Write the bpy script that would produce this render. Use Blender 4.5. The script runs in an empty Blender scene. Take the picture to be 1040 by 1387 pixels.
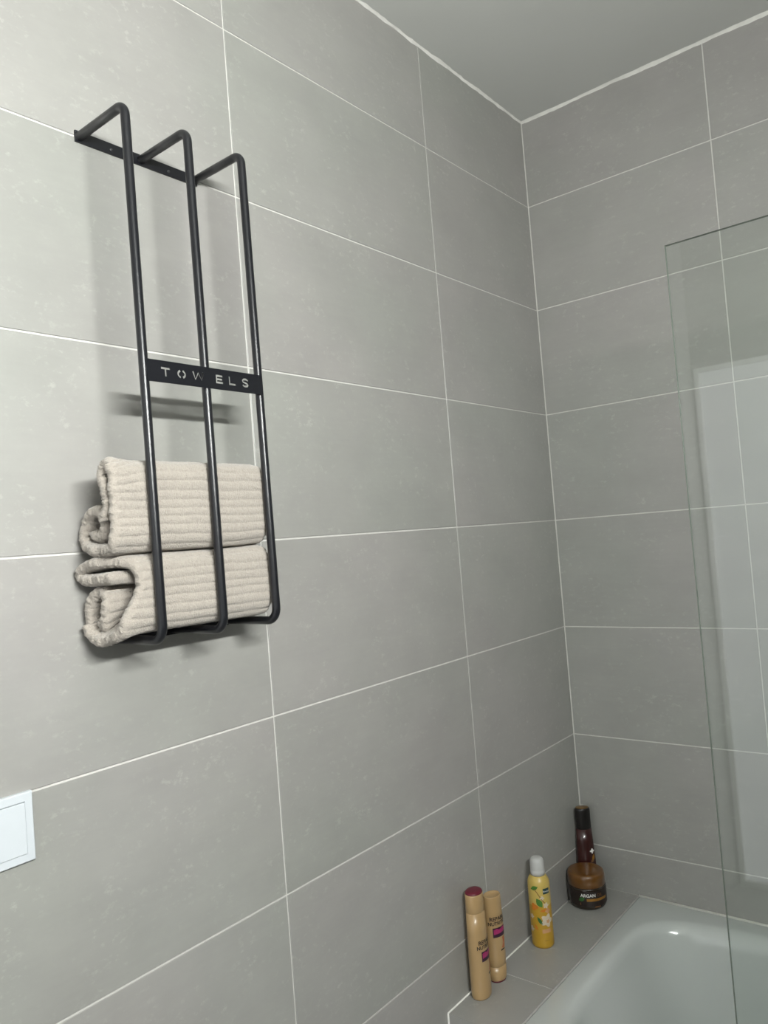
import bpy, math, random
from mathutils import Vector, Matrix, noise

random.seed(7)
S = bpy.context.scene
COL = S.collection
Z0 = 2.452                      # height of the topmost full tile joint above the floor
CEIL = Z0 + 0.248
ROOM_X = 1.62                   # opposite wall
ROOM_Y = -2.70                  # wall behind the photographer

# ------------------------------------------------------------------ camera
cam_d = bpy.data.cameras.new('camera')
cam = bpy.data.objects.new('camera', cam_d)
COL.objects.link(cam)
_r = Vector((0.77369676, 0.62865536, -0.0786496))
_u = Vector((0.08236664, 0.02327852, 0.99633019))
_f = Vector((-0.62817916, 0.77733555, 0.03376971))
cam.matrix_world = Matrix(((_r.x, _u.x, -_f.x, 0.99818), (_r.y, _u.y, -_f.y, -2.00052),
                           (_r.z, _u.z, -_f.z, Z0 - 0.91243), (0, 0, 0, 1)))
cam_d.sensor_fit = 'HORIZONTAL'
cam_d.sensor_width = 36.0
cam_d.lens = 1044.99 / 1040.0 * 36.0
cam_d.clip_start = 0.02
S.camera = cam

# ------------------------------------------------------------------ world, exposure
w = bpy.data.worlds.new('world')
S.world = w
w.use_nodes = True
w.node_tree.nodes['Background'].inputs[0].default_value = (0.8, 0.85, 0.9, 1)
w.node_tree.nodes['Background'].inputs[1].default_value = 0.05
vs = S.view_settings
vs.view_transform = 'Standard'
vs.look = 'None'
vs.gamma = 1.0
vs.use_curve_mapping = False
vs.exposure = 0.0
LAMP_STRENGTH = 525.0
DAYLIGHT = 0.90              # brightness of the frosted pane in the door behind the photographer

# ------------------------------------------------------------------ materials
def srgb(r, g, b):
    def c(v):
        v /= 255.0
        return v / 12.92 if v <= 0.04045 else ((v + 0.055) / 1.055) ** 2.4
    return (c(r), c(g), c(b), 1.0)

def mat(name, col, rough=0.5, metal=0.0, spec=0.5, coat=0.0, sheen=0.0, vary=0.0, vscale=40.0,
        bump=0.0, bscale=300.0, trans=0.0):
    m = bpy.data.materials.new(name)
    m.use_nodes = True
    nt = m.node_tree
    b = nt.nodes['Principled BSDF']
    b.inputs['Base Color'].default_value = col
    b.inputs['Roughness'].default_value = rough
    b.inputs['Metallic'].default_value = metal
    b.inputs['Specular IOR Level'].default_value = spec
    b.inputs['Coat Weight'].default_value = coat
    b.inputs['Coat Roughness'].default_value = 0.08
    b.inputs['Sheen Weight'].default_value = sheen
    b.inputs['Transmission Weight'].default_value = trans
    tc = nt.nodes.new('ShaderNodeTexCoord')
    if vary > 0:
        n = nt.nodes.new('ShaderNodeTexNoise')
        n.inputs['Scale'].default_value = vscale
        n.inputs['Detail'].default_value = 4
        nt.links.new(tc.outputs['Object'], n.inputs['Vector'])
        r = nt.nodes.new('ShaderNodeValToRGB')
        r.color_ramp.elements[0].position = 0.3
        r.color_ramp.elements[1].position = 0.7
        r.color_ramp.elements[0].color = tuple(c * (1 - vary) for c in col[:3]) + (1,)
        r.color_ramp.elements[1].color = tuple(min(1, c * (1 + vary)) for c in col[:3]) + (1,)
        nt.links.new(n.outputs['Fac'], r.inputs['Fac'])
        nt.links.new(r.outputs['Color'], b.inputs['Base Color'])
    if bump > 0:
        n2 = nt.nodes.new('ShaderNodeTexNoise')
        n2.inputs['Scale'].default_value = bscale
        n2.inputs['Detail'].default_value = 3
        nt.links.new(tc.outputs['Object'], n2.inputs['Vector'])
        bp = nt.nodes.new('ShaderNodeBump')
        bp.inputs['Strength'].default_value = bump
        bp.inputs['Distance'].default_value = 0.002
        nt.links.new(n2.outputs['Fac'], bp.inputs['Height'])
        nt.links.new(bp.outputs['Normal'], b.inputs['Normal'])
    return m

def tile_material(name, base):
    """cement-look porcelain: soft clouds, faint horizontal streaks, pale specks, a slight tone per tile"""
    m = bpy.data.materials.new(name)
    m.use_nodes = True
    nt = m.node_tree
    N, Lk = nt.nodes, nt.links
    b = N['Principled BSDF']
    b.inputs['Roughness'].default_value = 0.40
    b.inputs['Specular IOR Level'].default_value = 1.0
    tc = N.new('ShaderNodeTexCoord')
    oi = N.new('ShaderNodeObjectInfo')
    mul = N.new('ShaderNodeMath'); mul.operation = 'MULTIPLY'; mul.inputs[1].default_value = 37.0
    Lk.new(oi.outputs['Random'], mul.inputs[0])
    add = N.new('ShaderNodeVectorMath'); add.operation = 'ADD'
    Lk.new(tc.outputs['Object'], add.inputs[0]); Lk.new(mul.outputs[0], add.inputs[1])
    def nz(scale, detail, rough, sc=(1, 1, 1)):
        mp = N.new('ShaderNodeMapping'); mp.inputs['Scale'].default_value = sc
        Lk.new(add.outputs[0], mp.inputs['Vector'])
        n = N.new('ShaderNodeTexNoise')
        n.inputs['Scale'].default_value = scale
        n.inputs['Detail'].default_value = detail
        n.inputs['Roughness'].default_value = rough
        Lk.new(mp.outputs[0], n.inputs['Vector'])
        return n.outputs['Fac']
    def rng(sock, a, b_, c, d):
        mr = N.new('ShaderNodeMapRange')
        mr.inputs['From Min'].default_value = a; mr.inputs['From Max'].default_value = b_
        mr.inputs['To Min'].default_value = c; mr.inputs['To Max'].default_value = d
        Lk.new(sock, mr.inputs['Value'])
        return mr.outputs[0]
    def mth(op, a, b_):
        q = N.new('ShaderNodeMath'); q.operation = op
        for i, v in enumerate((a, b_)):
            if isinstance(v, (int, float)): q.inputs[i].default_value = v
            else: Lk.new(v, q.inputs[i])
        return q.outputs[0]
    cloud = rng(nz(7, 6, 0.62, (1, 1, 1.5)), 0.25, 0.75, 0.93, 1.07)
    streak = rng(nz(9, 4, 0.6, (1, 1, 14)), 0.25, 0.75, 0.982, 1.018)
    patch = nz(11, 3, 0.6)
    speck = rng(nz(62, 5, 0.72, (1, 1, 1.5)), 0.55, 0.68, 0.0, 1.0)
    speck = mth('MULTIPLY', speck, rng(patch, 0.42, 0.62, 0.02, 0.24))
    tone = rng(oi.outputs['Random'], 0, 1, 0.975, 1.025)
    v = mth('MULTIPLY', mth('MULTIPLY', cloud, streak), tone)
    v = mth('ADD', v, speck)
    hue = N.new('ShaderNodeMix'); hue.data_type = 'RGBA'
    hue.inputs['A'].default_value = base[0]; hue.inputs['B'].default_value = base[1]
    Lk.new(rng(nz(2.2, 2, 0.5), 0.35, 0.65, 0, 1), hue.inputs['Factor'])
    sc = N.new('ShaderNodeVectorMath'); sc.operation = 'SCALE'
    Lk.new(hue.outputs['Result'], sc.inputs[0]); Lk.new(v, sc.inputs['Scale'])
    Lk.new(sc.outputs[0], b.inputs['Base Color'])
    bp = N.new('ShaderNodeBump'); bp.inputs['Strength'].default_value = 0.08; bp.inputs['Distance'].default_value = 0.001
    Lk.new(nz(120, 4, 0.6), bp.inputs['Height'])
    Lk.new(bp.outputs['Normal'], b.inputs['Normal'])
    return m

M = {}
M['tile'] = tile_material('cement_tile', ((0.300, 0.302, 0.279, 1), (0.314, 0.303, 0.289, 1)))
M['grout'] = mat('white_grout', (0.62, 0.61, 0.58, 1), 0.9, vary=0.05, vscale=60, bump=0.2)
M['caulk'] = mat('caulk', (0.72, 0.71, 0.67, 1), 0.7, vary=0.06, vscale=50)
M['ceiling'] = mat('ceiling_paint', (0.56, 0.565, 0.54, 1), 0.9, vary=0.02, vscale=3, bump=0.1, bscale=60)
M['plaster'] = mat('plain_wall', (0.20, 0.196, 0.184, 1), 0.8, vary=0.04, vscale=6)
M['floor'] = mat('floor_tile', (0.24, 0.235, 0.225, 1), 0.5, vary=0.06, vscale=6)
M['door'] = mat('door_paint', (0.85, 0.85, 0.84, 1), 0.4, vary=0.01, vscale=5)
M['steel'] = mat('brushed_steel', (0.6, 0.6, 0.6, 1), 0.3, 1.0, vary=0.05)
M['black'] = mat('black_powder_coat', srgb(21, 22, 26), 0.30, spec=0.5, vary=0.05, vscale=200, bump=0.06, bscale=900)
M['screw'] = mat('screw_dark', srgb(90, 90, 92), 0.35, 0.8, vary=0.05)
M['towel'] = mat('towel_terry', (0.385, 0.346, 0.302, 1), 0.95, spec=0.1, sheen=0.35, vary=0.09, vscale=260, bump=0.9, bscale=620)
M['switch'] = mat('white_plastic', (0.56, 0.595, 0.625, 1), 0.3, vary=0.01)
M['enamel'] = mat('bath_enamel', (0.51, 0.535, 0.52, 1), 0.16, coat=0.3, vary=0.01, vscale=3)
M['beige'] = mat('pearl_beige', srgb(168, 139, 97), 0.32, spec=0.6, coat=0.2, vary=0.04, vscale=30)
M['red'] = mat('burgundy_cap', srgb(98, 22, 40), 0.4, vary=0.05)
M['ink'] = mat('dark_ink', srgb(48, 38, 32), 0.5, vary=0.05)
M['magenta'] = mat('magenta_print', srgb(150, 38, 92), 0.4, vary=0.12, vscale=90)
M['violet'] = mat('dark_violet_print', srgb(52, 22, 44), 0.4, vary=0.1, vscale=90)
M['rust'] = mat('rust_print', srgb(170, 92, 60), 0.5, vary=0.1)
M['yellow'] = mat('yellow_lacquer', srgb(176, 138, 40), 0.35, vary=0.05, vscale=25)
M['paleyellow'] = mat('pale_yellow_lacquer', srgb(190, 165, 88), 0.35, vary=0.05, vscale=25)
M['capwhite'] = mat('cap_white', (0.47, 0.47, 0.455, 1), 0.35, vary=0.02)
M['leaf'] = mat('leaf_print', srgb(66, 112, 42), 0.45, vary=0.2, vscale=120)
M['leafdark'] = mat('dark_leaf_print', srgb(46, 92, 44), 0.45, vary=0.2, vscale=120)
M['petal'] = mat('petal_print', srgb(196, 182, 160), 0.45, vary=0.05, vscale=160)
M['orange'] = mat('orange_print', srgb(192, 112, 34), 0.45, vary=0.12, vscale=140)
M['peach'] = mat('peach_print', srgb(188, 142, 100), 0.45, vary=0.1, vscale=140)
M['tag'] = mat('dark_teal_tag', srgb(20, 52, 52), 0.4, vary=0.05)
M['printwhite'] = mat('white_print', (0.8, 0.8, 0.77, 1), 0.5, vary=0.02)
M['twig'] = mat('twig_print', srgb(128, 96, 46), 0.5, vary=0.1)
M['amber'] = mat('amber_lid', srgb(100, 63, 15), 0.34, spec=0.6, coat=0.5, vary=0.1, vscale=40)
M['umber'] = mat('umber_jar', srgb(38, 28, 18), 0.25, coat=0.3, vary=0.1, vscale=40)
M['jarlabel'] = mat('dark_label', srgb(33, 22, 18), 0.4, vary=0.1, vscale=60)
M['gold'] = mat('gold_print', srgb(158, 112, 44), 0.35, 0.3, vary=0.15, vscale=60)
M['goldtext'] = mat('dull_gold_text', srgb(112, 78, 48), 0.45, vary=0.05)
M['maroon'] = mat('maroon_bottle', srgb(50, 18, 16), 0.28, coat=0.2, vary=0.15, vscale=30)
M['blackcap'] = mat('black_cap', srgb(24, 21, 20), 0.3, vary=0.05)
M['bronze'] = mat('bronze_top', srgb(110, 84, 46), 0.35, 0.2, vary=0.08)

def glass_material():
    m = bpy.data.materials.new('clear_glass')
    m.use_nodes = True
    nt = m.node_tree; N, Lk = nt.nodes, nt.links
    N.remove(N['Principled BSDF'])
    out = N['Material Output']
    tr = N.new('ShaderNodeBsdfTransparent'); tr.inputs[0].default_value = (0.955, 0.972, 0.962, 1)
    gl = N.new('ShaderNodeBsdfGlossy'); gl.inputs['Roughness'].default_value = 0.0
    gl.inputs['Color'].default_value = (1, 1, 1, 1)
    lw = N.new('ShaderNodeLayerWeight'); lw.inputs['Blend'].default_value = 0.5
    p5 = N.new('ShaderNodeMath'); p5.operation = 'POWER'; p5.inputs[1].default_value = 5.0
    Lk.new(lw.outputs['Facing'], p5.inputs[0])
    ma = N.new('ShaderNodeMath'); ma.operation = 'MULTIPLY_ADD'
    ma.inputs[1].default_value = 0.95; ma.inputs[2].default_value = 0.05
    Lk.new(p5.outputs[0], ma.inputs[0])
    mx = N.new('ShaderNodeMixShader')
    Lk.new(ma.outputs[0], mx.inputs[0]); Lk.new(tr.outputs[0], mx.inputs[1]); Lk.new(gl.outputs[0], mx.inputs[2])
    Lk.new(mx.outputs[0], out.inputs['Surface'])
    return m
M['glass'] = glass_material()
M['glassedge'] = mat('glass_edge', srgb(106, 114, 106), 0.25, vary=0.05)

# ------------------------------------------------------------------ helpers
def put(o, parent=None, loc=(0, 0, 0), rotz=0.0):
    COL.objects.link(o)
    o.location = loc
    o.rotation_euler = (0, 0, rotz)
    if parent: o.parent = parent
    return o

def mesh(name, verts, faces, m=None, smooth=False):
    me = bpy.data.meshes.new(name)
    me.from_pydata([tuple(v) for v in verts], [], faces)
    me.validate(); me.update()
    if m: me.materials.append(M[m])
    if smooth:
        me.polygons.foreach_set('use_smooth', [True] * len(me.polygons))
    return me

def obj(name, me, parent=None, loc=(0, 0, 0), rotz=0.0):
    return put(bpy.data.objects.new(name, me), parent, loc, rotz)

def thing(name, label, cat, loc=(0, 0, 0), rotz=0.0, group=None):
    o = put(bpy.data.objects.new(name, None), None, loc, rotz)
    o.empty_display_size = 0.05
    o['label'] = label; o['category'] = cat
    if group: o['group'] = group
    return o

def struct(o):
    o['kind'] = 'structure'
    return o

def box(name, lo, hi, m, ch=0.0):
    """box, optionally with all twelve edges chamfered"""
    (x0, y0, z0), (x1, y1, z1) = lo, hi
    if ch <= 0:
        v = [(x, y, z) for z in (z0, z1) for y in (y0, y1) for x in (x0, x1)]
        f = [(0, 2, 3, 1), (4, 5, 7, 6), (0, 1, 5, 4), (2, 6, 7, 3), (0, 4, 6, 2), (1, 3, 7, 5)]
        return mesh(name, v, f, m)
    import bmesh
    bm = bmesh.new()
    bmesh.ops.create_cube(bm, size=1.0)
    for v in bm.verts:
        v.co = ((x0 + x1) / 2 + v.co.x * (x1 - x0), (y0 + y1) / 2 + v.co.y * (y1 - y0), (z0 + z1) / 2 + v.co.z * (z1 - z0))
    bmesh.ops.bevel(bm, geom=bm.edges[:], offset=ch, segments=2, profile=0.6, affect='EDGES')
    me = bpy.data.meshes.new(name)
    bm.to_mesh(me); bm.free()
    me.materials.append(M[m])
    return me

def tube(name, path, r, m, n=16, cap=True):
    P = [Vector(p) for p in path]
    verts, faces = [], []
    up = None
    for i, p in enumerate(P):
        t = (P[min(i + 1, len(P) - 1)] - P[max(i - 1, 0)]).normalized()
        if up is None:
            up = Vector((0, 1, 0)) if abs(t.y) < 0.9 else Vector((1, 0, 0))
        a = (up - t * up.dot(t)).normalized(); up = a
        b = t.cross(a)
        for k in range(n):
            th = 2 * math.pi * k / n
            verts.append(p + a * (r * math.cos(th)) + b * (r * math.sin(th)))
    for i in range(len(P) - 1):
        for k in range(n):
            faces.append((i * n + k, i * n + (k + 1) % n, (i + 1) * n + (k + 1) % n, (i + 1) * n + k))
    if cap:
        faces.append(tuple(range(n - 1, -1, -1)))
        faces.append(tuple((len(P) - 1) * n + k for k in range(n)))
    return mesh(name, verts, faces, m, True)

def loft(name, rings, m, n=48, cap0=True, cap1=True):
    """rings: (z, half width a along local x, half depth b along local y[, offset x])"""
    verts, faces = [], []
    for R in rings:
        z, a, b = R[:3]
        ox = R[3] if len(R) > 3 else 0.0
        for k in range(n):
            th = 2 * math.pi * k / n
            verts.append((ox + a * math.cos(th), b * math.sin(th), z))
    for i in range(len(rings) - 1):
        for k in range(n):
            faces.append((i * n + k, i * n + (k + 1) % n, (i + 1) * n + (k + 1) % n, (i + 1) * n + k))
    if cap0: faces.append(tuple(range(n - 1, -1, -1)))
    if cap1: faces.append(tuple((len(rings) - 1) * n + k for k in range(n)))
    return mesh(name, verts, faces, m, True)

def catmull(pts, per=12):
    P = [Vector(p) for p in pts]
    P = [P[0] * 2 - P[1]] + P + [P[-1] * 2 - P[-2]]
    out = []
    for i in range(1, len(P) - 2):
        for k in range(per):
            t = k / per
            a, b, c, d = P[i - 1], P[i], P[i + 1], P[i + 2]
            out.append(0.5 * ((2 * b) + (c - a) * t + (2 * a - 5 * b + 4 * c - d) * t * t + (3 * b - a - 3 * c + d) * t ** 3))
    out.append(P[-2])
    return out

def resample(pts, ncount):
    L = [0.0]
    for i in range(1, len(pts)):
        L.append(L[-1] + (pts[i] - pts[i - 1]).length)
    out, j = [], 0
    for k in range(ncount):
        s = L[-1] * k / (ncount - 1)
        while j < len(L) - 2 and L[j + 1] < s: j += 1
        seg = L[j + 1] - L[j]
        t = (s - L[j]) / seg if seg > 0 else 0
        out.append(pts[j].lerp(pts[j + 1], min(1, max(0, t))))
    return out, L[-1]

def filled_curve(name, loops, thick):
    """closed 2-D loops (first the outline, the rest holes) filled and given thickness; returns mesh in x,y,(z=thickness)"""
    cu = bpy.data.curves.new(name, 'CURVE')
    cu.dimensions = '2D'; cu.fill_mode = 'BOTH'; cu.extrude = thick / 2
    for lp in loops:
        sp = cu.splines.new('POLY')
        sp.points.add(len(lp) - 1)
        for q, p in zip(sp.points, lp): q.co = (p[0], p[1], 0, 1)
        sp.use_cyclic_u = True
    o = bpy.data.objects.new(name, cu)
    COL.objects.link(o)
    dg = bpy.context.evaluated_depsgraph_get()
    me = bpy.data.meshes.new_from_object(o.evaluated_get(dg))
    bpy.data.objects.remove(o)
    bpy.data.curves.remove(cu)
    return me

def text_mesh(txt, size, bold=0.0):
    cu = bpy.data.curves.new('lettering', 'FONT')
    cu.body = txt; cu.size = size; cu.align_x = 'CENTER'; cu.align_y = 'CENTER'; cu.resolution_u = 3; cu.offset = bold
    o = bpy.data.objects.new('lettering', cu)
    COL.objects.link(o)
    dg = bpy.context.evaluated_depsgraph_get()
    me = bpy.data.meshes.new_from_object(o.evaluated_get(dg))
    bpy.data.objects.remove(o)
    bpy.data.curves.remove(cu)
    return me

def wrap(me, a, b, az, zc, lift, m):
    """wrap a flat mesh (x right, y up, metres) around an elliptic body, centred at azimuth az (local), height zc"""
    import bmesh
    bm = bmesh.new(); bm.from_mesh(me)
    for _ in range(3):
        es = [e for e in bm.edges if abs(e.verts[0].co.x - e.verts[1].co.x) > 0.003]
        if not es: break
        bmesh.ops.subdivide_edges(bm, edges=es, cuts=1)
    bmesh.ops.triangulate(bm, faces=bm.faces[:])
    for v in bm.verts:
        x, y = v.co.x, v.co.y
        th = az
        # march along the ellipse for arc length x
        steps = 12
        for _ in range(steps):
            sp = math.hypot(a * math.sin(th), b * math.cos(th))
            th += x / steps / max(sp, 1e-4)
        nx, ny = math.cos(th) / a, math.sin(th) / b
        nl = math.hypot(nx, ny)
        v.co = (a * math.cos(th) + nx / nl * lift, b * math.sin(th) + ny / nl * lift, zc + y)
    bm.to_mesh(me); bm.free()
    me.materials.clear()
    me.materials.append(M[m])
    return me

def poly_mesh(pts):
    me = bpy.data.meshes.new('print')
    me.from_pydata([(p[0], p[1], 0) for p in pts], [], [tuple(range(len(pts)))])
    import bmesh
    bm = bmesh.new(); bm.from_mesh(me)
    bmesh.ops.triangulate(bm, faces=bm.faces[:])
    bm.to_mesh(me); bm.free()
    return me

def band_mesh(w_, h_, n=14):
    v, f = [], []
    for i in range(n + 1):
        x = -w_ / 2 + w_ * i / n
        v += [(x, -h_ / 2, 0), (x, h_ / 2, 0)]
    for i in range(n):
        f.append((2 * i, 2 * i + 2, 2 * i + 3, 2 * i + 1))
    return mesh('band', v, f)

# ------------------------------------------------------------------ room shell
G = 0.0016          # tiles stand this far proud of the grout bed
T = 0.10
wl = struct(obj('wall_left', box('wall_left', (-T, ROOM_Y, 0), (-G, T, CEIL), 'grout')))
wr = struct(obj('wall_right', box('wall_right', (-G, G, 0), (ROOM_X, T, CEIL), 'grout')))
struct(obj('wall_opposite', box('wall_opposite', (ROOM_X, ROOM_Y, 0), (ROOM_X + T, T, CEIL), 'plaster')))
struct(obj('wall_back', box('wall_back', (-T, ROOM_Y - T, 0), (ROOM_X + T, ROOM_Y, CEIL), 'plaster')))
struct(obj('floor', box('floor', (-T, ROOM_Y - T, -0.1), (ROOM_X + T, T, 0), 'floor')))
struct(obj('ceiling', box('ceiling', (-T, ROOM_Y - T, CEIL), (ROOM_X + T, T, CEIL + 0.1), 'ceiling')))

tile_cache = {}
def tile_mesh(wd, ht, side):
    key = (round(wd, 4), round(ht, 4), side)
    if key in tile_cache: return tile_cache[key]
    c = 0.0007
    hw, hh = wd / 2, ht / 2
    v = []
    for d, k in ((0.0, 0.0), (G - 0.0006, 0.0), (G, c)):
        for a, z in ((-hw + k, -hh + k), (hw - k, -hh + k), (hw - k, hh - k), (-hw + k, hh - k)):
            v.append((d - G, a, z) if side == 'L' else (a, G - d, z))
    f = [(3, 2, 1, 0)] + [(r * 4 + k, r * 4 + (k + 1) % 4, r * 4 + 4 + (k + 1) % 4, r * 4 + 4 + k) for r in (0, 1) for k in range(4)] + [(8, 9, 10, 11)]
    if side == 'R': pass
    me = mesh('tile', v, f, 'tile')
    tile_cache[key] = me
    return me

GAP = 0.0030
ys = [0.0, -0.5004, -1.1057, -1.7109, -2.3162, ROOM_Y]
xs = [0.0, 0.5033, 1.1086, ROOM_X]
zs = [CEIL - 0.001] + [Z0 - 0.3 * k for k in range(9)] + [0.0]
for i in range(len(zs) - 1):
    zt, zb = zs[i] - (GAP / 2 if i else 0.003), zs[i + 1] + GAP / 2
    for j in range(len(ys) - 1):
        ya = ys[j] - (GAP / 2 if j else 0.0022); yb = ys[j + 1] + GAP / 2
        obj('tile', tile_mesh(ya - yb, zt - zb, 'L'), wl, (0, (ya + yb) / 2, (zt + zb) / 2))
    if zt < 0.5: continue                      # behind the bath
    for j in range(len(xs) - 1):
        xa = xs[j] + (GAP / 2 if j else 0.0022); xb = xs[j + 1] - GAP / 2
        obj('tile', tile_mesh(xb - xa, zt - zb, 'R'), wr, ((xa + xb) / 2, 0, (zt + zb) / 2))

def bead(name, p0, p1, d1, d2, size, rough, seed):
    """hand-smoothed sealant bead along a corner: quarter-round strip with uneven width"""
    p0, p1, d1, d2 = map(Vector, (p0, p1, d1, d2))
    n = int((p1 - p0).length / 0.008)
    v, f = [], []
    for i in range(n + 1):
        p = p0.lerp(p1, i / n)
        s1 = size * (1 + rough * noise.noise((i * 0.11 + seed, 0.3, seed)) + rough * 0.7 * noise.noise((i * 0.5, 1.3, seed)))
        s2 = size * (1 + rough * noise.noise((i * 0.13 + seed, 7.3, seed)) + rough * 0.7 * noise.noise((i * 0.45, 5.3, seed)))
        v += [p, p + d1 * s1, p + d1 * s1 * 0.45 + d2 * s2 * 0.45, p + d2 * s2]
    for i in range(n):
        for k in range(4):
            f.append((4 * i + k, 4 * i + (k + 1) % 4, 4 * i + 4 + (k + 1) % 4, 4 * i + 4 + k))
    f += [(3, 2, 1, 0), (4 * n, 4 * n + 1, 4 * n + 2, 4 * n + 3)]
    return struct(obj(name, mesh(name, v, f, 'caulk', False)))
bead('trim_1', (0.0, ROOM_Y, CEIL), (0.0, 0, CEIL), (1, 0, 0), (0, 0, -1), 0.0045, 0.7, 3.1)
bead('trim_2', (0.0, 0.0, CEIL), (ROOM_X, 0.0, CEIL), (0, -1, 0), (0, 0, -1), 0.0065, 0.45, 8.7)

# door in the wall behind the photographer (seen only as a reflection in the glass)
dr = struct(put(bpy.data.objects.new('door_1', None), None, (0.46, ROOM_Y, 0)))
dp = mat('frosted_daylit_glass', (0.45, 0.45, 0.45, 1), 0.5, vary=0.02)
dp.node_tree.nodes['Principled BSDF'].inputs['Emission Color'].default_value = (0.93, 0.97, 1.0, 1)
dp.node_tree.nodes['Principled BSDF'].inputs['Emission Strength'].default_value = DAYLIGHT
M['frosted'] = dp
obj('door_pane', box('door_pane', (-0.425, 0.006, 0.03), (0.425, 0.014, 2.125), 'frosted'), dr)
for lo, hi in (((-0.445, 0, 0.0), (-0.425, 0.03, 2.145)), ((0.425, 0, 0.0), (0.445, 0.03, 2.145)), ((-0.425, 0, 0.005), (0.425, 0.03, 0.03)), ((-0.425, 0, 2.125), (0.425, 0.03, 2.145))):
    obj('door_rail', box('door_rail', lo, hi, 'door', 0.002), dr)
obj('door_handle', tube('door_handle', [(0.34, 0.030, 1.05), (0.34, 0.07, 1.05), (0.33, 0.082, 1.05), (0.31, 0.085, 1.05), (0.23, 0.085, 1.05)], 0.009, 'steel'), dr)

# ------------------------------------------------------------------ lamp on the opposite wall (out of the frame; it throws the light and shadows)
LAMP = (ROOM_X, -1.862, Z0 - 0.432)
lt = thing('wall_lamp', 'slim horizontal bar lamp with white diffuser on the wall facing the towel rack', 'lamp', LAMP)
obj('lamp_housing', box('lamp_housing', (-0.085, -0.38, -0.026), (0, 0.38, 0.026), 'steel', 0.004), lt)
em = bpy.data.materials.new('lamp_diffuser')
em.use_nodes = True
b_ = em.node_tree.nodes['Principled BSDF']
b_.inputs['Base Color'].default_value = (0.9, 0.9, 0.9, 1)
b_.inputs['Emission Color'].default_value = (0.978, 1.0, 0.972, 1)
b_.inputs['Emission Strength'].default_value = LAMP_STRENGTH
M['lampglow'] = em
obj('lamp_diffuser', box('lamp_diffuser', (-0.0885, -0.37, -0.020), (-0.085, 0.37, 0.020), 'lampglow', 0.001), lt)

# ------------------------------------------------------------------ tiled ledge beside the bath
LZ = Z0 - 1.9125
LW = 0.1485; LE = -0.687
lg = thing('tiled_ledge', 'grey tiled ledge between the left wall and the bath, holding the toiletries', 'ledge', (0, 0, 0))
obj('ledge_core', box('ledge_core', (0.0003, LE + 0.009, 0), (LW - 0.001, -0.0003, LZ - 0.009), 'grout'), lg)
obj('grout_bed', box('grout_bed', (0.0003, LE + 0.002, LZ - 0.009), (LW - 0.001, -0.0003, LZ - 0.0012), 'grout'), lg)
for ya, yb in ((-0.0035, -0.4975), (-0.5000, LE)):
    obj('tile', box('tile', (0.0045, yb, LZ - 0.0012), (LW, ya, LZ), 'tile', 0.0005), lg)
for za, zb in ((0.003, 0.239), (0.242, LZ - 0.0015)):
    obj('tile', box('tile', (0.0045, LE, za), (LW - 0.001, LE + 0.009, zb), 'tile', 0.0005), lg)
obj('silicone_joint', tube('silicone_joint', [(0.0022, LE, LZ - 0.0008), (0.0022, -0.002, LZ - 0.0008)], 0.0022, 'caulk', 8), lg)
obj('silicone_joint', tube('silicone_joint', [(0.0022, LE + 0.001, 0.0), (0.0022, LE + 0.001, LZ - 0.001)], 0.0025, 'caulk', 8), lg)

# ------------------------------------------------------------------ bath
BX0, BX1, BY0, BY1 = LW + 0.001, ROOM_X - 0.002, -0.690, -0.0012
BZ = LZ - 0.002
bt = thing('bathtub', 'white enamel bathtub against the tiled wall behind the glass screen', 'bathtub', (0, 0, 0))
def superloop(cx, cy, a, b, n, z, cnt=160):
    out = []
    for k in range(cnt):
        th = 2 * math.pi * k / cnt
        c, s = math.cos(th), math.sin(th)
        r = (abs(c / a) ** n + abs(s / b) ** n) ** (-1.0 / n)
        out.append((cx + r * c, cy + r * s, z))
    if n >= 70:                                   # square outer edge: put a vertex on each corner
        for sx in (-1, 1):
            for sy in (-1, 1):
                k = round((math.atan2(sy * b, sx * a) % (2 * math.pi)) / (2 * math.pi) * cnt) % cnt
                out[k] = (cx + sx * a, cy + sy * b, z)
    return out
ocx, ocy = (BX0 + BX1) / 2, (BY0 + BY1) / 2
oa, ob = (BX1 - BX0) / 2, (BY1 - BY0) / 2
icx, icy, ia, ib = 0.882, -0.348, 0.684, 0.292
loops = [superloop(ocx, ocy, oa, ob, 80, BZ - 0.045), superloop(ocx, ocy, oa, ob, 80, BZ - 0.005),
         superloop(ocx, ocy, oa - 0.0015, ob - 0.0015, 80, BZ - 0.0012), superloop(ocx, ocy, oa - 0.005, ob - 0.005, 70, BZ)]
for e, dz in ((0.010, 0.0), (0.004, -0.0006), (0.0, -0.002), (-0.006, -0.006), (-0.012, -0.0135), (-0.017, -0.024), (-0.021, -0.038)):
    loops.append(superloop(icx, icy, ia + e, ib + e, 6, BZ + dz))
for k in range(1, 15):
    t = k / 14.0
    d = -0.038 - 0.362 * t
    fillet = 0.0 if t < 0.6 else ((t - 0.6) / 0.4) ** 2.2
    e = 0.021 + 0.045 * t + 0.085 * fillet
    zz = d if t < 0.6 else -0.038 - 0.362 * (0.6 + 0.4 * math.sin((t - 0.6) / 0.4 * math.pi / 2))
    loops.append(superloop(icx + 0.05 * t, icy, ia - e - 0.07 * t, ib - e, 6 - 2 * t, BZ + zz))
cx_, cy_, cz_ = icx + 0.05, icy, BZ - 0.402
for q in (0.7, 0.4, 0.12):
    loops.append([(cx_ + (x - cx_) * q, cy_ + (y - cy_) * q, cz_) for x, y, z in loops[24]])
v = [p for lp in loops for p in lp]; f = []
nn = 160
for i in range(len(loops) - 1):
    for k in range(nn):
        f.append((i * nn + k, i * nn + (k + 1) % nn, (i + 1) * nn + (k + 1) % nn, (i + 1) * nn + k))
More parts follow.
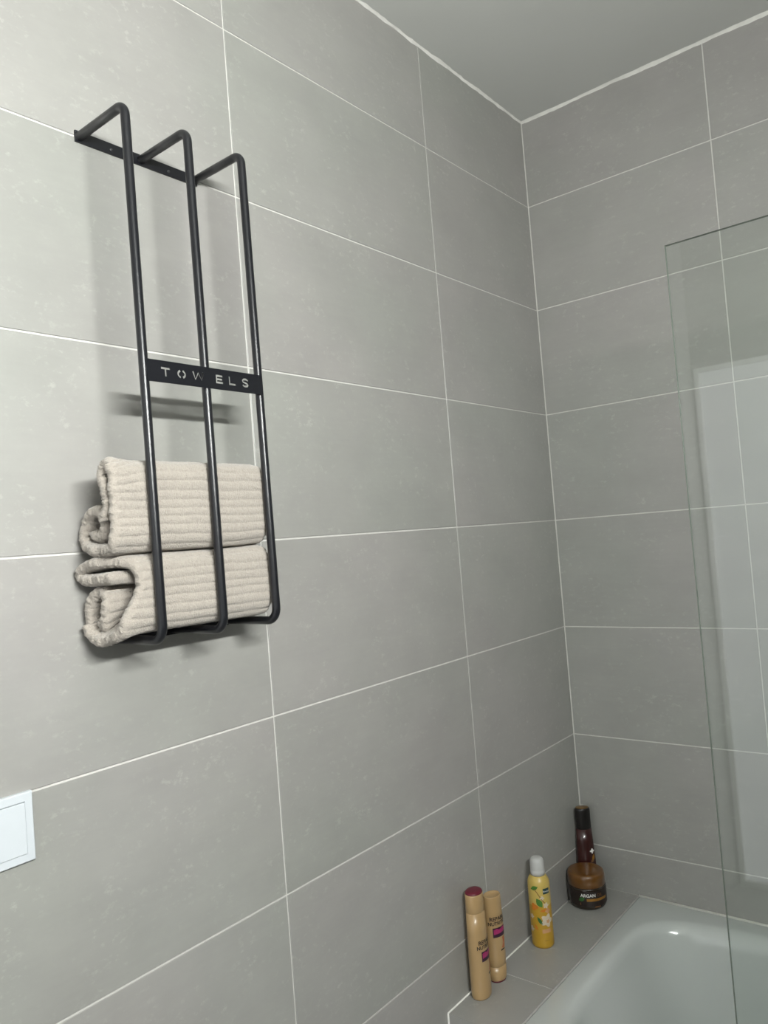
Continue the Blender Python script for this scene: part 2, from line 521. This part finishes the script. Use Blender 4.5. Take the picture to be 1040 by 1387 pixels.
f.append(tuple((len(loops) - 1) * nn + k for k in range(nn)))
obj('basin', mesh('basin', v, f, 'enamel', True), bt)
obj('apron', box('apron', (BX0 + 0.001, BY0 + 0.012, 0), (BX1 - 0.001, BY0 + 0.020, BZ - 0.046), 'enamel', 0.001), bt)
obj('drain', loft('drain', [(0, .032, .032), (.003, .032, .032), (.004, .028, .028)], 'steel', 32), bt, (1.20, icy, BZ - 0.402))
struct(obj('trim_3', tube('trim_3', [(LW + 0.001, -0.0022, BZ + 0.0002), (ROOM_X, -0.0022, BZ + 0.0002)], 0.0036, 'caulk', 8)))

# ------------------------------------------------------------------ glass bath screen
GY, GX = -0.660, 0.578
gt = thing('glass_screen', 'clear frameless glass bath screen standing on the bath rim', 'glass screen', (GX, GY, BZ))
gx1, gz1 = ROOM_X - 0.004 - GX, 2.0 - BZ
pv = [(x, y, z) for z in (0.0005, gz1) for y in (-0.004, 0.004) for x in (0, gx1)]
obj('pane', mesh('pane', pv, [(0, 1, 5, 4), (2, 6, 7, 3)], 'glass'), gt)
obj('polished_edge', mesh('polished_edge', pv, [(0, 2, 3, 1), (4, 5, 7, 6), (0, 4, 6, 2), (1, 3, 7, 5)], 'glassedge'), gt)
obj('wall_profile', box('wall_profile', (gx1 - 0.02, -0.013, 0), (gx1 + 0.003, -0.0045, gz1), 'steel', 0.001), gt)
obj('wall_profile', box('wall_profile', (gx1 - 0.02, 0.0045, 0), (gx1 + 0.003, 0.013, gz1), 'steel', 0.001), gt)

# ------------------------------------------------------------------ towel rack
RR = 0.0064; RX = 0.1185; RXB = 0.1235    # the rods lean out a little towards the bottom
RODS = (-1.3987, -1.2970, -1.1958)
RT, RB = Z0 - 0.3005, Z0 - 1.0240
rk = thing('towel_rack', 'black metal wall rack of three bent rods with a cut-out lettered name plate', 'towel rack', (0, 0, 0))
def arc(cx, cz, r, a0, a1, y, n=10):
    return [(cx + r * math.cos(math.radians(a0 + (a1 - a0) * k / n)), y, cz + r * math.sin(math.radians(a0 + (a1 - a0) * k / n))) for k in range(n + 1)]
for y in RODS:
    rt, rb = 0.016, 0.020
    path = [(0.003, y, RT)] + arc(RX - rt, RT - rt, rt, 90, 0, y) + [(RX + (RXB - RX) * 0.27, y, Z0 - 0.5), (RX + (RXB - RX) * 0.7, y, Z0 - 0.8)] + arc(RXB - rb, RB + rb, rb, 0, -90, y) + [(0.003, y, RB)]
    obj('rod', tube('rod', path, RR, 'black', 20), rk)
for z in (RT, RB):
    obj('mounting_strip', box('mounting_strip', (0.0, -1.4052, z - 0.0085), (0.0032, -1.1905, z + 0.0085), 'black', 0.0006), rk)
for y in (-1.348, -1.247):
    s = obj('screw', loft('screw', [(0, .0026, .0026), (.0010, .0024, .0024), (.0014, .0014, .0014)], 'screw', 16), rk, (0.0032, y, RT - 0.002))
    s.rotation_euler = (0, math.pi / 2, 0)

def stroke(pts, wd):
    P = [Vector((a, b)) for a, b in pts]
    l, r = [], []
    for i, q in enumerate(P):
        t = (P[min(i + 1, len(P) - 1)] - P[max(i - 1, 0)]).normalized()
        n_ = Vector((-t.y, t.x)) * wd / 2
        l.append(tuple(q + n_)); r.append(tuple(q - n_))
    return l + r[::-1]
SW = 0.0029
def letter(ch, x0, x1, y0, y1):
    W_, H_ = x1 - x0, y1 - y0
    mx = (x0 + x1) / 2
    if ch == 'T':
        return [[(x0, y1), (x0, y1 - SW), (mx - SW / 2, y1 - SW), (mx - SW / 2, y0), (mx + SW / 2, y0), (mx + SW / 2, y1 - SW), (x1, y1 - SW), (x1, y1)]]
    if ch == 'L':
        return [[(x0, y0), (x1, y0), (x1, y0 + SW), (x0 + SW, y0 + SW), (x0 + SW, y1), (x0, y1)]]
    if ch == 'E':
        m1, m2 = (y0 + y1) / 2 - SW / 2, (y0 + y1) / 2 + SW / 2
        return [[(x0, y0), (x1, y0), (x1, y0 + SW), (x0 + SW, y0 + SW), (x0 + SW, m1), (x1 - .001, m1), (x1 - .001, m2), (x0 + SW, m2), (x0 + SW, y1 - SW), (x1, y1 - SW), (x1, y1), (x0, y1)]]
    if ch == 'W':
        q = W_ / 4
        return [stroke([(x0 + SW / 2, y1), (x0 + q, y0 + SW * .6), (x0 + 2 * q, y1 - SW * .4), (x0 + 3 * q, y0 + SW * .6), (x1 - SW / 2, y1)], SW * 1.1)]
    if ch == 'O':
        out = []
        a, b = W_ / 2 - SW / 2, H_ / 2 - SW / 2
        cy = (y0 + y1) / 2
        for a0, a1 in ((-73, 73), (107, 253)):
            out.append(stroke([(mx + a * math.cos(math.radians(a0 + (a1 - a0) * k / 12)), cy + b * math.sin(math.radians(a0 + (a1 - a0) * k / 12))) for k in range(13)], SW))
        return out
    if ch == 'S':
        pts = [(.88, .76), (.72, .90), (.5, .93), (.25, .88), (.12, .73), (.2, .59), (.5, .5), (.8, .41), (.88, .27), (.75, .12), (.5, .07), (.28, .10), (.12, .24)]
        return [stroke([(x0 + W_ * a, y0 + H_ * b) for a, b in pts], SW)]
    return []
PX = RX + (RXB - RX) * 0.5 + RR
pz0, pz1 = Z0 - 0.6797, Z0 - 0.6497
loops2 = [[(-1.3987, pz0), (-1.1958, pz0), (-1.1958, pz1), (-1.3987, pz1)]]
lz0, lz1 = Z0 - 0.6710, Z0 - 0.6585
for ch, a, b in (('T', -1.3766, -1.3622), ('O', -1.3505, -1.3360), ('W', -1.3252, -1.3050), ('E', -1.2842, -1.2714), ('L', -1.2604, -1.2478), ('S', -1.2358, -1.2222)):
    loops2 += letter(ch, a, b, lz0, lz1)
pm = filled_curve('name_plate', loops2, 0.0012)
for vv in pm.vertices:
    x, y, z = vv.co
    vv.co = (PX + 0.0006 + z, x, y)
pm.materials.clear(); pm.materials.append(M['black'])
obj('name_plate', pm, rk)

# ------------------------------------------------------------------ folded towels
def towel(name, label, zb, A, B, y_end, y_right, thick, prot, seed, blend=0.030):
    na, nb = [Vector((x * 1.045, h)) for x, h in A], [Vector((x * 1.045, h)) for x, h in B]
    NS, NY = 420, 84
    ca, cb = catmull(na, 20), catmull(nb, 20)
    NS = len(ca)
    SL = [0.0]
    for i in range(1, NS):
        SL.append(SL[-1] + ((ca[i] - ca[i - 1]).length + (cb[i] - cb[i - 1]).length) / 2)
    La = SL[-1]
    pitch = 0.0115
    verts, faces = [], []
    for j in range(NY + 1):
        t = j / NY
        t2 = t ** 1.25
        wgt = min(1.0, max(0.0, (t2 * 0.26 - 0.003) / blend)); wgt = wgt * wgt * (3 - 2 * wgt)
        line = [ca[i].lerp(cb[i], wgt) for i in range(NS)]
        edge = min(t2 * 0.26, (1 - t2) * 0.26)
        rnd = min(1.0, math.sqrt(max(0.0, edge + 0.0012) / 0.008))
        o_, i_ = [], []
        for i in range(NS):
            q = line[i]
            tg = (line[min(i + 1, NS - 1)] - line[max(i - 1, 0)]).normalized()
            n_ = Vector((-tg.y, tg.x))
            s = SL[i]
            tip = min(1.0, math.sqrt((min(s, La - s) + 0.0006) / 0.006))
            wob = 0.5 * noise.noise((s * 30, t2 * 3, seed))
            rib = abs(math.sin(math.pi * (s + 0.0016 * noise.noise((s * 9, t2 * 7, seed + 4))) / pitch)) ** 0.55
            hh = (thick / 2 * rnd + 0.0024 * rib * (0.6 + 0.4 * rnd)) * tip
            ye = prot(s / La) + 0.0035 * noise.noise((s * 45, 0.2, seed)) + 0.0014 * noise.noise((s * 210, 2.2, seed)) + 0.0016 * (rib - 0.5)
            y = (y_end + ye) * (1 - t2) + y_right * t2 + 0.003 * noise.noise((s * 40, 9, seed)) * t2
            lf = Vector((0.0016 * noise.noise((s * 22, t2 * 5, seed + 1)), 0.0018 * noise.noise((s * 22, t2 * 5, seed + 2))))
            fz = 0.0008
            for sgn, lst in ((1, o_), (-1, i_)):
                pr = q + n_ * (sgn * hh) + lf
                fx = fz * noise.noise((pr.x * 900, y * 700, pr.y * 900))
                fy = fz * noise.noise((pr.x * 900 + 31, y * 700, pr.y * 900))
                lst.append((min(pr.x + fx, 0.1155), y + 2 * fx, zb + pr.y + fy))
        verts += o_ + i_[::-1]
    W_ = 2 * NS
    for j in range(NY):
        for k in range(W_):
            faces.append((j * W_ + k, (j + 1) * W_ + k, (j + 1) * W_ + (k + 1) % W_, j * W_ + (k + 1) % W_))
    for base, flip in ((0, 0), (NY * W_, 1)):
        for i in range(NS - 1):
            qd = (base + i, base + i + 1, base + W_ - 2 - i, base + W_ - 1 - i)
            faces.append(qd[::-1] if flip else qd)
    me = mesh(name, verts, faces, 'towel', True)
    o = obj(name, me)
    o['label'] = label; o['category'] = 'towel'; o['group'] = 'folded towels in the rack'
    return o

rest = [(.101, .072), (.101, .045), (.100, .024), (.092, .0105), (.070, .0085), (.045, .0085), (.024, .014), (.014, .031), (.021, .051), (.038, .060), (.056, .056), (.064, .043), (.058, .030), (.044, .025), (.033, .032)]
upA = [(.076, .044), (.083, .062), (.083, .085), (.079, .104), (.083, .117), (.093, .119), (.1000, .108), (.1010, .090)] + rest
upB = [(.060, .066), (.050, .076), (.034, .088), (.024, .099), (.030, .113), (.060, .118), (.0960, .114), (.1010, .096)] + rest
def prot_up(q):      # how far each place of the fold sticks out at the open end
    return 0.0 if q < 0.62 else 0.010 * min(1, (q - 0.62) / 0.1)
towel('folded_towel', 'beige ribbed bath towel folded on top of another in the black rack', Z0 - 0.9068, upA, upB, -1.452, -1.189, 0.0125, prot_up, 1.7, 0.060)
loA = [(.082, .078), (.060, .077), (.036, .075), (.017, .078), (.012, .087), (.022, .0945), (.050, .098), (.080, .0985), (.097, .091), (.100, .072), (.099, .050), (.0985, .028), (.092, .008), (.072, .000), (.045, -.006), (.026, .000), (.016, .018), (.018, .042), (.031, .058), (.048, .058), (.055, .046), (.050, .028), (.043, .014), (.036, .020)]
loB = [(.082, .078), (.060, .077), (.036, .075), (.017, .078), (.012, .087), (.022, .0945), (.050, .098), (.080, .0985), (.0975, .092), (.101, .072), (.101, .050), (.1005, .026), (.092, .0105), (.072, .0085), (.045, .0085), (.026, .012), (.016, .026), (.018, .044), (.031, .058), (.048, .058), (.055, .046), (.050, .032), (.043, .024), (.036, .028)]
def prot_lo(q):
    d = 0.028 * math.exp(-((q - 0.42) / 0.085) ** 2)
    return d - 0.004 * math.exp(-((q - 0.2) / 0.1) ** 2) + 0.006 * (1 if q > .75 else 0)
towel('folded_towel', 'beige ribbed bath towel at the bottom of the black rack, resting on its rods', RB + RR + 0.0035, loA, loB, -1.448, -1.189, 0.0125, prot_lo, 5.3)

# ------------------------------------------------------------------ light switch
sw = thing('light_switch', 'white square plastic light switch on the tiled wall below the towel rack', 'switch', (0.0, -1.5705, Z0 - 1.2398))
import bmesh
def frame_mesh():
    o_, i_, d0, d1 = 0.0432, 0.0322, 0.0, 0.0075
    v, f = [], []
    prof = [(o_, 0.0), (o_, 0.0055), (o_ - 0.0015, d1), (i_ + 0.0006, d1), (i_, d1 - 0.0008), (i_, 0.002)]
    for r_, d in prof:
        for sy, sz in ((-1, -1), (1, -1), (1, 1), (-1, 1)): v.append((d, sy * r_, sz * r_))
    for k in range(len(prof) - 1):
        for q in range(4): f.append((4 * k + q, 4 * k + (q + 1) % 4, 4 * k + 4 + (q + 1) % 4, 4 * k + 4 + q))
    f.append((20, 21, 22, 23))
    return mesh('frame', v, f, 'switch')
obj('frame', frame_mesh(), sw)
obj('rocker', box('rocker', (0.0025, -0.0316, -0.0316), (0.0092, 0.0316, 0.0316), 'switch', 0.0008), sw)

# ------------------------------------------------------------------ toiletries on the ledge
def rot_az(deg): return math.radians(deg)

# shampoo: oval bottle, label faces +x
sh = thing('shampoo_bottle', 'tall beige oval shampoo bottle with a burgundy top, upright at the ledge end', 'bottle', (0.0285, -0.5955, LZ), rot_az(3))
a, b = 0.0205, 0.0262      # local x half depth, local y half width
body = [(0.000, a * .86, b * .88), (0.0015, a * .93, b * .94), (0.005, a * .985, b * .985), (0.012, a, b), (0.09, a * 1.0, b * 1.0), (0.14, a * .97, b * .965), (0.181, a * .925, b * .90)]
obj('body', loft('body', body, 'beige'), sh)
capr = [(0.1816, a * .905, b * .88), (0.1826, a * .93, b * .905), (0.20, a * .92, b * .89), (0.2165, a * .91, b * .87), (0.2195, a * .88, b * .84)]
cp = obj('cap', loft('cap', capr, 'beige'), sh)
obj('cap_top', loft('cap_top', [(0.2195, a * .87, b * .83), (0.2215, a * .86, b * .82), (0.2240, a * .74, b * .70), (0.2248, a * .4, b * .4)], 'red'), cp)
def hair_label(root, a, b, az, zc, flip=1.0):
    k = 0.62
    obj('lettering', wrap(text_mesh('REPAIR &', 0.0118, 0.00035), a, b, az, zc + 0.0375, 0.0003, 'ink'), root)
    obj('lettering', wrap(text_mesh('NUTRITION', 0.0104, 0.00032), a, b, az, zc + 0.0272, 0.0003, 'ink'), root)
    obj('brand_band', wrap(band_mesh(0.036, 0.021), a, b, az, zc + 0.008, 0.0003, 'violet'), root)
    obj('brand_band', wrap(poly_mesh([(-.016, -.004), (.016, -.002), (.017, .008), (.006, .0085), (-.003, .0055), (-.008, .0085), (-.016, .0065)]), a, b, az, zc + 0.0085, 0.0006, 'magenta'), root)
    obj('print_mark', wrap(poly_mesh([(-.004, -.012), (.003, -.013), (.007, .002), (.005, .012), (-.001, .010), (.002, -.002)]), a, b, az + 0.25, zc - 0.016, 0.0003, 'rust'), root)
    obj('print_mark', wrap(poly_mesh([(-.006, -.002), (.006, -.001), (.006, .0025), (-.006, .0015)]), a, b, az + 0.2, zc - 0.032, 0.0003, 'ink'), root)
hair_label(sh, a * 1.0, b * 1.0, 0.08, 0.083)

# conditioner: stands upside down on its cap, leaning label towards the room
cd = thing('conditioner_bottle', 'shorter beige conditioner tube standing on its cap beside the shampoo bottle', 'bottle', (0.0275, -0.5250, LZ), rot_az(-14))
a, b = 0.0178, 0.0235
obj('cap', loft('cap', [(0.0035, a * .90, b * .86), (0.005, a * .95, b * .90), (0.034, a * 1.0, b * .97)], 'beige'), cd)
obj('cap_base', loft('cap_base', [(0.0, a * .84, b * .80), (0.0035, a * .88, b * .84)], 'red'), cd)
obj('body', loft('body', [(0.0345, a * .955, b * .93), (0.0355, a * .99, b * .96), (0.05, a * 1.02, b * .99), (0.10, a * 1.02, b * 1.0), (0.15, a * .97, b * .97), (0.181, a * .93, b * .94), (0.185, a * .91, b * .92), (0.1865, a * .87, b * .88), (0.186, a * .80, b * .82), (0.1825, a * .72, b * .75), (0.1815, a * .3, b * .3)], 'beige'), cd)
hair_label(cd, a * 1.022, b * 1.003, 0.0, 0.102)

# yellow foam can
cn = thing('aerosol_can', 'yellow shower foam can with floral print and white cap', 'can', (0.0453, -0.3437, LZ), rot_az(-14))
R_ = 0.0262
obj('body', loft('body', [(0.0, R_ * .90, R_ * .90), (0.002, R_ * .94, R_ * .94), (0.0045, R_ * .99, R_ * .99), (0.008, R_, R_), (0.1, R_, R_)], 'yellow', 48, True, False), cn)
obj('upper_body', loft('upper_body', [(0.1, R_, R_), (0.145, R_, R_), (0.152, R_ * .97, R_ * .97), (0.158, R_ * .88, R_ * .88), (0.163, R_ * .74, R_ * .74), (0.1655, R_ * .68, R_ * .68)], 'paleyellow', 48, False, True), cn)
obj('cap', loft('cap', [(0.1655, .0172, .0172), (0.176, .0172, .0172), (0.1765, .0168, .0168), (0.180, .0168, .0168), (0.196, .0164, .0164), (0.202, .0150, .0150), (0.2055, .0115, .0115), (0.2068, .006, .006)], 'capwhite', 40), cn)
L0 = 0.0004
def onc(pts_or_me, az, z, m, lift=L0, nm='print_mark'):
    me = pts_or_me if not isinstance(pts_or_me, list) else poly_mesh(pts_or_me)
    return obj(nm, wrap(me, R_, R_, math.radians(az), z, lift, m), cn)
def leafshape(l, w_, ang):
    c, s = math.cos(math.radians(ang)), math.sin(math.radians(ang))
    P = [(-l / 2, 0)] + [(-l / 2 + l * k / 8, w_ / 2 * math.sin(math.pi * k / 8)) for k in range(1, 8)] + [(l / 2, 0)] + [(l / 2 - l * k / 8, -w_ / 2 * math.sin(math.pi * k / 8)) for k in range(1, 8)]
    return [(x * c - y * s, x * s + y * c) for x, y in P]
def blob(r, pet=5, dep=0.25, ph=0.0):
    return [(r * (1 + dep * math.cos(pet * t_ + ph)) * math.cos(t_), r * (1 + dep * math.cos(pet * t_ + ph)) * math.sin(t_)) for t_ in [2 * math.pi * k / 30 for k in range(30)]]
# camera lies at about -46 deg in the can's own frame
CA = -46
onc(poly_mesh([(-.009, -.0065), (.009, -.0065), (.009, .0065), (-.009, .0065)]), CA + 38, 0.134, 'tag', L0, 'brand_tag')
onc(text_mesh('Kneipp', 0.0062), CA + 38, 0.134, 'printwhite', 0.0007, 'lettering')
onc(stroke([(-.012, .020), (-.004, .010), (.004, -.004), (.012, -.014)], .0022), CA - 2, 0.121, 'twig')
onc(leafshape(.020, .010, 20), CA - 26, 0.142, 'leaf')
onc(leafshape(.024, .014, -58), CA - 4, 0.108, 'leaf')
onc(blob(.0062), CA + 30, 0.101, 'petal')
onc(blob(.0045, 4), CA + 12, 0.119, 'petal')
onc(blob(.0080, 3, .2), CA - 32, 0.098, 'orange')
onc(leafshape(.018, .007, 8), CA + 16, 0.090, 'orange')
onc(blob(.0060, 4, .2), CA + 38, 0.088, 'peach')
onc(blob(.0135, 5, .22, .4), CA + 30, 0.066, 'petal')
onc(blob(.0040, 5, .2), CA + 34, 0.064, 'peach', 0.0007)
onc(leafshape(.022, .008, -58), CA - 8, 0.066, 'leafdark')
onc(leafshape(.016, .006, -70), CA - 30, 0.050, 'orange')
onc(blob(.0050, 5, .25), CA - 52, 0.074, 'petal')
onc(blob(.0060, 5, .25), CA - 60, 0.044, 'petal')
onc(poly_mesh([(-.011, -.005), (.011, -.004), (.010, .005), (-.011, .004)]), CA + 24, 0.042, 'peach')
onc(text_mesh('200 ml', 0.0040), CA + 22, 0.020, 'twig', 0.0005, 'lettering')

# argan jar
jr = thing('cosmetic_jar', 'round brown hair mask jar with an amber lid in front of the dark bottle', 'jar', (0.0515, -0.1040, LZ), rot_az(-48))
R_ = 0.0490
obj('body', loft('body', [(0.0, R_ * .84, R_ * .84), (0.002, R_ * .91, R_ * .91), (0.006, R_ * .965, R_ * .965), (0.012, R_ * .99, R_ * .99), (0.03, R_, R_), (0.0525, R_, R_), (0.0552, R_ * .97, R_ * .97)], 'umber', 64), jr)
lidz = 0.0555
obj('lid', loft('lid', [(lidz, R_ * .965, R_ * .965), (lidz + .001, R_ * .985, R_ * .985), (lidz + .022, R_ * .975, R_ * .975), (lidz + .028, R_ * .955, R_ * .955), (lidz + .031, R_ * .91, R_ * .91), (lidz + .032, R_ * .84, R_ * .84), (lidz + .0315, R_ * .5, R_ * .5)], 'amber', 64), jr)
def onj(me, az, z, m, lift, nm):
    return obj(nm, wrap(me, R_, R_, math.radians(az), z, lift, m), jr)
onj(band_mesh(0.130, 0.038, 40), 0, 0.031, 'jarlabel', 0.0003, 'paper_label')
onj(band_mesh(0.060, 0.0065, 20), 16, 0.0285, 'gold', 0.0005, 'gold_band')
onj(text_mesh('ARGAN', 0.0112, 0.0002), -14, 0.0395, 'printwhite', 0.0006, 'lettering')
onj(text_mesh('OIL', 0.0105), 22, 0.0395, 'goldtext', 0.0006, 'lettering')
onj(band_mesh(0.016, 0.003, 6), 14, 0.0105, 'goldtext', 0.0005, 'print_mark')
onj(band_mesh(0.002, 0.006, 2), -38, 0.018, 'goldtext', 0.0005, 'print_mark')
onj(leafshape and poly_mesh(leafshape(.018, .010, 25)), -34, 0.030, 'leafdark', 0.0005, 'print_mark')

# tall dark bottle in the corner
tb = thing('hair_care_bottle', 'tall slim dark maroon bottle with a bronze top in the wall corner', 'bottle', (0.0265, -0.0425, LZ), rot_az(-50))
a, b = 0.0165, 0.0265
obj('body', loft('body', [(0.0, a * .88, b * .88), (0.003, a * .97, b * .97), (0.01, a, b), (0.08, a * .99, b * .97), (0.13, a * .92, b * .87), (0.170, a * .86, b * .78)], 'maroon'), tb)
cp = obj('cap', loft('cap', [(0.1705, a * .84, b * .76), (0.172, a * .86, b * .78), (0.217, a * .88, b * .78), (0.2235, a * .85, b * .75), (0.2255, a * .78, b * .69)], 'blackcap'), tb)
obj('cap_top', loft('cap_top', [(0.2255, a * .76, b * .67), (0.2265, a * .74, b * .65), (0.2270, a * .4, b * .35)], 'bronze'), cp)
def ont(me, az, z, m, nm='print_mark'):
    return obj(nm, wrap(me, a * .975, b * .955, math.radians(az), z, 0.0006, m), tb)
ont(poly_mesh(blob(.0055, 4, .3)), 34, 0.112, 'printwhite')
ont(poly_mesh(leafshape(.020, .008, 75)), 40, 0.094, 'gold')
ont(poly_mesh(leafshape(.012, .007, 40)), 30, 0.086, 'goldtext')
